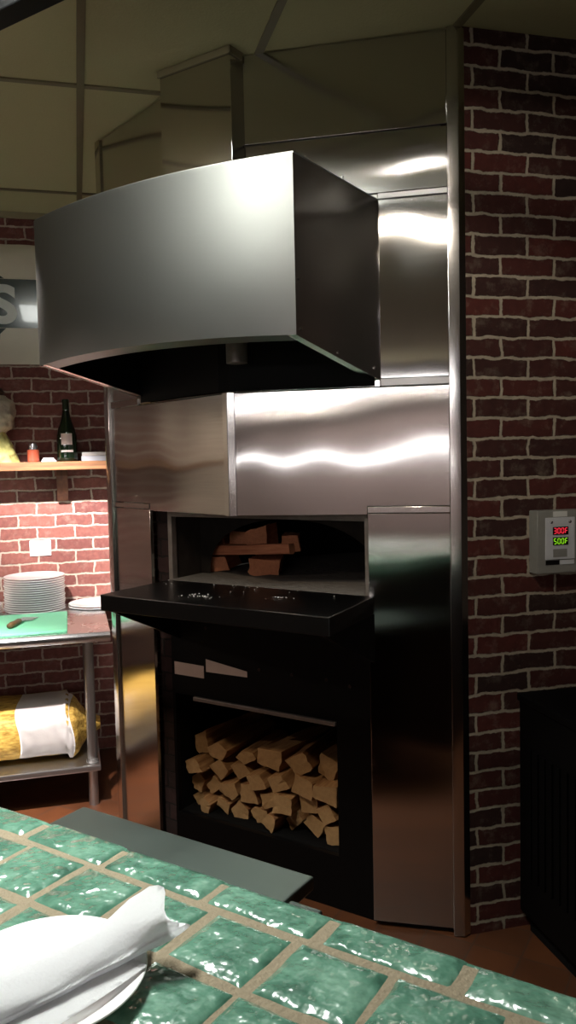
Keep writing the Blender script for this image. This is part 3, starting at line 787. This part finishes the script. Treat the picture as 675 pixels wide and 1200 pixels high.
# ------------------------------------------------------------------ prep table
TZ = .815
tb = wl_thing('prep_table', 'stainless steel prep table with an undershelf against the brick wall', 'table', -.6, .42, 0)
bm = BM()
prof = [(-.41, TZ - .045), (-.425, TZ - .03), (-.425, TZ - .014), (-.412, TZ), (.39, TZ), (.39, TZ - .045)]
prism(bm, [Vector((-1.0, y, z)) for y, z in prof], (1.9, 0, 0), bev=.003); obj('table_top', bm, M['steel_table'], tb, smooth=SH)
bm = BM(); box(bm, -.98, .84, -.36, .36, .172, .2, bev=.006); obj('under_shelf', bm, M['steel_dull'], tb, smooth=SH)
for x, y in ((.805, -.30), (.805, .32), (-.95, -.30), (-.95, .32)):
    bm = BM(); tube(bm, (x, y, .0), (x, y, .771), .0215, 20); lg = obj('leg', bm, M['steel_dull'], tb, smooth=SH)
    bm = BM(); tube(bm, (x, y, .16), (x, y, .214), .028, 20); obj('collar', bm, M['steel_dull'], lg, smooth=SH)
def plate_mesh(r):
    bm = BM()
    lathe(bm, [(0, .004), (r * .60, .004), (r * .68, .0055), (r * .97, .0105), (r, .0108), (r * 1.0, .0085), (r * .72, .0012), (r * .62, 0), (0, 0)], 56)
    return bm
pm = obj('dinner_plate', plate_mesh(.149), M['china'], smooth=4); proto = pm.data; bpy.data.objects.remove(pm)
def plate(u, d, z, label, group):
    o = bpy.data.objects.new('dinner_plate', proto); COL.objects.link(o)
    o.location = WL(u, d, z); o.rotation_euler.z = random.uniform(0, 6)
    tag(o, label, 'plate', group)
WORDS = ['lowest', 'second lowest', 'third lowest', 'fourth lowest', 'fifth lowest', 'sixth lowest', 'seventh lowest', 'eighth lowest', 'eighth from top', 'seventh from top', 'sixth from top', 'fifth from top', 'fourth from top', 'third from top', 'second from top', 'topmost']
STEP = .0112
for i in range(16):
    plate(-.04 + random.uniform(-.003, .003), .162 + random.uniform(-.002, .002), TZ + .0005 + STEP * i, 'white plate, %s in the tall stack on the steel table' % WORDS[i], 'white plates in the tall stack')
for i, w in enumerate(('lower', 'upper')):
    plate(.272, .162, TZ + .0005 + STEP * i, 'white plate, %s of the pair beside the black oven ledge' % w, 'two white plates right of the tall stack')
for i, w in enumerate(('lowest', 'second lowest', 'second highest', 'topmost')):
    plate(-.35, .162, TZ + .0005 + STEP * i, 'white plate, %s in the short stack cut by the left photo edge' % w, 'white plates at the left edge')
bm = BM(); box(bm, -.26, .235, -.235, .235, 0, .013, bev=.004)
tag(obj('cutting_board', bm, M['green_board'], loc=WL(-.118, .565, TZ + .0005), rotz=A15, smooth=SH), 'mint green cutting board lying on the steel table', 'cutting board')
sp = thing('spatula', 'small metal spatula with dark wooden handle on the green board', 'spatula', WL(-.10, .60, TZ + .014), A15 + math.radians(72))
bm = BM(); lathe(bm, [(0, -.075), (.010, -.072), (.0135, -.04), (.011, 0), (.0125, .04), (.008, .058), (0, .06)], 20)
for v in bm.verts: v.co = Vector((v.co.z - .03, v.co.x * 1.15, v.co.y + .0135))
obj('handle', bm, M['handle_wood'], sp, smooth=4)
bm = BM(); prism(bm, [Vector((.02, -.006, .008)), Vector((.07, -.008, .004)), Vector((.08, -.034, .002)), Vector((.16, -.038, .001)), Vector((.16, .038, .001)), Vector((.08, .034, .002)), Vector((.07, .008, .004)), Vector((.02, .006, .008))], (0, 0, .0022))
obj('blade', bm, M['silver'], sp)

# flour sack on the undershelf
sk = wl_thing('flour_sack', 'golden flour sack with big white label lying on the table undershelf', 'sack', -.35, .50, .201)
def sack_pt(u, a, off=0.):
    # u along the sack (-.55 .. .62), a around
    end = .52
    f = max(0., min(1, 1 - abs(u) / .56)) if u < 0 else max(0., min(1, (end + .03 - u) / .08))
    k = f ** .42 if f > 0 else 0
    if u > end - .02: k = max(k * .9, .30 + .10 * math.sin(u * 60))
    ry, rz = .215 * k, .128 * k
    wr = .7 + 2.2 * max(0, min(1, (u - .40) / .1))
    nn = 1 + .05 * wr * noise.noise(Vector((u * 7, math.cos(a) * 1.5, math.sin(a) * 1.5))) + .025 * wr * noise.noise(Vector((u * 22, math.cos(a) * 5, math.sin(a) * 5)))
    y = (ry * nn + off) * math.copysign(abs(math.cos(a)) ** .75, math.cos(a)); z = (rz * nn + off) * math.copysign(abs(math.sin(a)) ** .8, math.sin(a))
    return Vector((u, -y, max(.001 - off * .2, .128 + z + (.0 if u < .45 else -.02))))
bm = BM(); us = [-.555 + (.60 + .555) * i / 90 for i in range(91)]
g = [[sack_pt(u, 2 * PI * j / 56) for j in range(57)] for u in us]
sheet(bm, g)
for row in (0, -1):
    pass
bmesh.ops.remove_doubles(bm, verts=bm.verts, dist=1e-5); bmesh.ops.holes_fill(bm, edges=[e for e in bm.edges if e.is_boundary], sides=80)
bmesh.ops.recalc_face_normals(bm, faces=bm.faces)
obj('sack_body', bm, M['bag'], sk, smooth=4)
bm = BM(); g = []
for i in range(31):
    u = .235 + .235 * i / 30
    g.append([sack_pt(u + .012 * math.sin(j * .25), -.75 + 2.6 * j / 30, .003) for j in range(31)])
sheet(bm, g, th=.001); obj('sack_label', bm, M['bag_label'], sk, smooth=4)

# ------------------------------------------------------------------ right wall: controller and black cabinet
cb = thing('oven_controller', 'grey wall mounted temperature controller with red and green digits on brick', 'controller', WR(.3, 0, 1.272), A14)
bm = BM(); box(bm, -.083, .083, -.05, 0, -.1, .1, bev=.003); obj('enclosure', bm, M['box_grey'], cb, smooth=SH)
bm = BM(); box(bm, -.056, .048, -.0535, -.0502, -.055, .078, bev=.001); obj('face_plate', bm, M['face_grey'], cb, smooth=SH)
SEG = {'3': 'abcdg', '0': 'abcdef', '5': 'acdfg', 'F': 'aefg'}
def digits(txt, mat, zc, name):
    bm = BM(); box(bm, -.031, .024, -.0555, -.0532, zc - .0125, zc + .0125, bev=.0008)
    d = obj(name, bm, M['display_black'], cb, smooth=SH)
    bm = BM(); w, h, t = .0078, .0165, .0019
    for i, ch in enumerate(txt):
        x = -.0235 + i * .0133; y0, y1 = -.0562, -.0554
        for sgm in SEG[ch]:
            if sgm in 'adg':
                z = {'a': zc + h / 2, 'd': zc - h / 2, 'g': zc}[sgm]
                box(bm, x - w / 2 + .0007, x + w / 2 - .0007, y0, y1, z - t / 2, z + t / 2)
            else:
                X = x + (w / 2 if sgm in 'bc' else -w / 2); za, zb = (zc, zc + h / 2) if sgm in 'bf' else (zc - h / 2, zc)
                box(bm, X - t / 2, X + t / 2, y0, y1, za + .0007, zb - .0007)
    obj('digits', bm, M[mat], d)
digits('300F', 'led_red', .036, 'red_display'); digits('500F', 'led_green', .003, 'green_display')
for x in (-.036, .030):
    bm = BM(); lathe(bm, [(.0055, 0), (.005, .0025), (0, .004)], 14)
    for v in bm.verts: v.co = Vector((v.co.x + x, -.0536 - v.co.z, v.co.y + .064))
    obj('screw', bm, M['silver'], cb, smooth=4)
bm = BM(); box(bm, -.028, .022, -.0515, -.0502, .08, .097); obj('sticker', bm, M['sticker'], cb)
bm = BM(); box(bm, -.054, -.006, -.0515, -.0502, -.072, -.058); obj('name_tag', bm, M['display_black'], cb)
bm = BM(); box(bm, -.004, .047, -.0515, -.0502, -.072, -.058); obj('tag_strip', bm, M['face_grey'], cb)
bm = BM(); box(bm, -.03, .02, -.0542, -.0536, -.048, -.022); obj('key_panel', bm, M['box_grey'], cb)

kb = thing('black_cabinet', 'black floor standing cabinet against the brick wall at the right edge', 'cabinet', WR(.17, .0, 0), A14)
bm = BM(); box(bm, 0.008, 1.0, -.68, -.004, .06, .758, bev=.004); obj('cabinet_body', bm, M['cab_black'], kb, smooth=SH)
bm = BM(); box(bm, 0, 1.01, -.70, -.002, .76, .785, bev=.004); obj('cabinet_top', bm, M['cab_black'], kb, smooth=SH)
bm = BM(); box(bm, .03, .98, -.64, -.03, 0, .06); obj('plinth', bm, M['soot'], kb)
bm = BM()
for i in range(14): box(bm, .002, .008, -.60 + .04 * i, -.575 + .04 * i, .2, .62)
obj('side_louver', bm, M['cab_black'], kb)

# black rail hung below the ceiling over the counter (top left corner of the photo)
rl = thing('hanging_rail', 'black metal rail hung below the ceiling in the top left corner', 'rail', WS(-1.0, 1.31, 2.6), ANG)
bm = BM(); box(bm, -2.0, 2.4, -.03, .03, 0, .045, bev=.004); obj('rail_bar', bm, M['black_bar'], rl, smooth=SH)
for x in (-1.75, 2.2):
    bm = BM(); tube(bm, (x, 0, .044), (x, 0, ZC - 2.6 - .008), .006, 10); obj('hanger_rod', bm, M['black_bar'], rl)

# ------------------------------------------------------------------ lamps (out of the frame, some inferred, some added) and the dining room behind
def downlight(x, y, energy, target, ang, blend=.4, size=.05, col=(1, .93, .82), label=''):
    t = thing('ceiling_downlight', label, 'ceiling light', (x, y, ZC))
    bm = BM(); lathe(bm, [(.085, -.001), (.085, -.008), (.062, -.008), (.058, .02), (.058, .03)], 28); obj('trim_ring', bm, M['white_plastic'], t, smooth=SH)
    L = bpy.data.lights.new('downlight_bulb', 'SPOT'); L.energy = energy; L.spot_size = math.radians(ang); L.spot_blend = blend; L.shadow_soft_size = size; L.color = col
    o = bpy.data.objects.new('downlight_bulb', L); COL.objects.link(o); o.parent = t; o.location = (0, 0, -.06)
    d = Vector(target) - Vector((x, y, ZC - .06)); o.rotation_euler = d.to_track_quat('-Z', 'Y').to_euler()
    return t
tr = thing('ceiling_troffer', 'long recessed fluorescent ceiling light above the counter', 'ceiling light', (-.604, 1.496, ZC), A145)
bm = BM()
for a in ((-.16, .16, -.42, -.405), (-.16, .16, .405, .42), (-.16, -.145, -.405, .405), (.145, .16, -.405, .405)): box(bm, *a, -.018, -.007)
obj('frame', bm, M['white_plastic'], tr)
bm = BM(); box(bm, -.145, .145, -.405, .405, -.016, -.012)
obj('diffuser', bm, emit('fluorescent_diffuser', (.97, 1, .94, 1), 20), tr)
AL = bpy.data.lights.new('fluorescent_tubes', 'AREA'); AL.shape = 'RECTANGLE'; AL.size = .28; AL.size_y = .8; AL.energy = 24; AL.spread = math.radians(84); AL.color = (.97, 1, .94)
ao = bpy.data.objects.new('fluorescent_tubes', AL); COL.objects.link(ao); ao.parent = tr; ao.location = (0, 0, -.02)
downlight(-.95, 1.15, 98, (-.36, 2.4, 2.4), 48, 1, .2, (.96, 1, .93), 'added unseen spot that brightens the hood front')  # extra spot, added only to light the hood front
downlight(-.05, .83, 66, (.62, 2.6, 1.9), 48, 1, .06, (1, .90, .78), 'recessed ceiling downlight above the counter, nearest the guest seat')
downlight(.16, 1.59, 2.2, (.3, 2.3, 1.0), 128, .6, .015, (1, .95, .85), 'recessed ceiling downlight straight in front of the oven end trim')
downlight(-1.03, 1.26, 58, (-.2, 2.8, .75), 34, .6, .05, (1, .80, .58), 'added unseen spot that brightens the oven mouth and logs')  # extra warm spot, added to light the logs and hearth
downlight(-1.095, 2.14, 2500, (-1.22, 3.85, .72), 42, .35, .05, (1, .93, .90), 'recessed ceiling downlight aimed at the steel table')
def pendant(x, y, z, energy, label):  # added lamps out of view, brightening the rooms that the steel reflects
    t = thing('fill_pendant', label, 'added fill lamp', (x, y, z))
    bm = BM(); lathe(bm, [(.16, -.08), (.155, -.07), (.09, .05), (.03, .09), (0, .095)], 32); lathe(bm, [(.158, -.08), (.152, -.07), (.086, .045), (.03, .085), (0, .09)], 32)
    obj('lamp_shade', bm, M['soot_steel'], t, smooth=SH)
    bm = BM(); tube(bm, (0, 0, .09), (0, 0, ZC - z - .002), .004, 8); obj('cord', bm, M['black_bar'], t)
    L = bpy.data.lights.new('fill_bulb', 'POINT'); L.energy = energy; L.shadow_soft_size = .03; L.color = (1, .86, .76)
    o = bpy.data.objects.new('fill_bulb', L); COL.objects.link(o); o.parent = t; o.location = (0, 0, -.045)
pendant(-3.55, 2.7, 2.2, 46, 'added unseen pendant lamp far left, brightening the left steel facet')
pendant(-2.9, -3.9, 2.2, 110, 'left of two added pendant lamps lighting the dining room behind the guest')
pendant(-1.2, -3.9, 2.2, 110, 'right of two added pendant lamps lighting the dining room behind the guest')
# dining room behind the guest: added glow strips that reflect as bands in the steel
def add_glow_strip(name, x, z0, z1, w, strength, col):
    bm = BM(); box(bm, x - w / 2, x + w / 2, .062, .075, z0, z1); o = struct(obj(name, bm, emit(name + '_glow', col, strength), loc=(0, -5.0, 0)))
    bm = BM()
    for xx in (x - w / 2, x, x + w / 2): box(bm, xx - .03, xx + .03, .06, .09, z0 - .03, z1 + .03)
    for zz in (z0, z1): box(bm, x - w / 2, x + w / 2, .06, .09, zz - .03, zz + .03)
    obj('strip_frame', bm, M['dark_wall'], o)
add_glow_strip('glow_strip_1', -2.6, 2.33, 2.52, 4.2, 20, (1, .96, .97, 1))
add_glow_strip('glow_strip_2', -2.6, 1.44, 1.535, 4.2, 18, (1, .97, 1, 1))

w = bpy.data.worlds.new('World'); SC.world = w; w.use_nodes = True
w.node_tree.nodes['Background'].inputs[0].default_value = (.9, .85, .7, 1); w.node_tree.nodes['Background'].inputs[1].default_value = .02

# ------------------------------------------------------------------ camera
r = math.atan(.022); p = math.atan(61 / 950 * math.cos(r))
R_ = Vector((1, 0, 0)); F_ = Vector((0, math.cos(p), -math.sin(p))); U_ = Vector((0, math.sin(p), math.cos(p)))
Xc = math.cos(r) * R_ - math.sin(r) * U_; Yc = math.sin(r) * R_ + math.cos(r) * U_
cd = bpy.data.cameras.new('camera'); cam = bpy.data.objects.new('camera', cd); COL.objects.link(cam)
cam.matrix_world = Matrix(((Xc.x, Yc.x, -F_.x, 0), (Xc.y, Yc.y, -F_.y, 0), (Xc.z, Yc.z, -F_.z, 1.55), (0, 0, 0, 1)))
cd.sensor_fit = 'VERTICAL'; cd.sensor_height = 24; cd.lens = 24 * 950 / 1200; cd.clip_start = .02
SC.camera = cam
SC.view_settings.view_transform = 'Standard'; SC.view_settings.look = 'None'; SC.view_settings.gamma = 1; SC.view_settings.exposure = 0
SC.view_settings.use_curve_mapping = False
SC.cycles.use_denoising = True; SC.cycles.max_bounces = 8
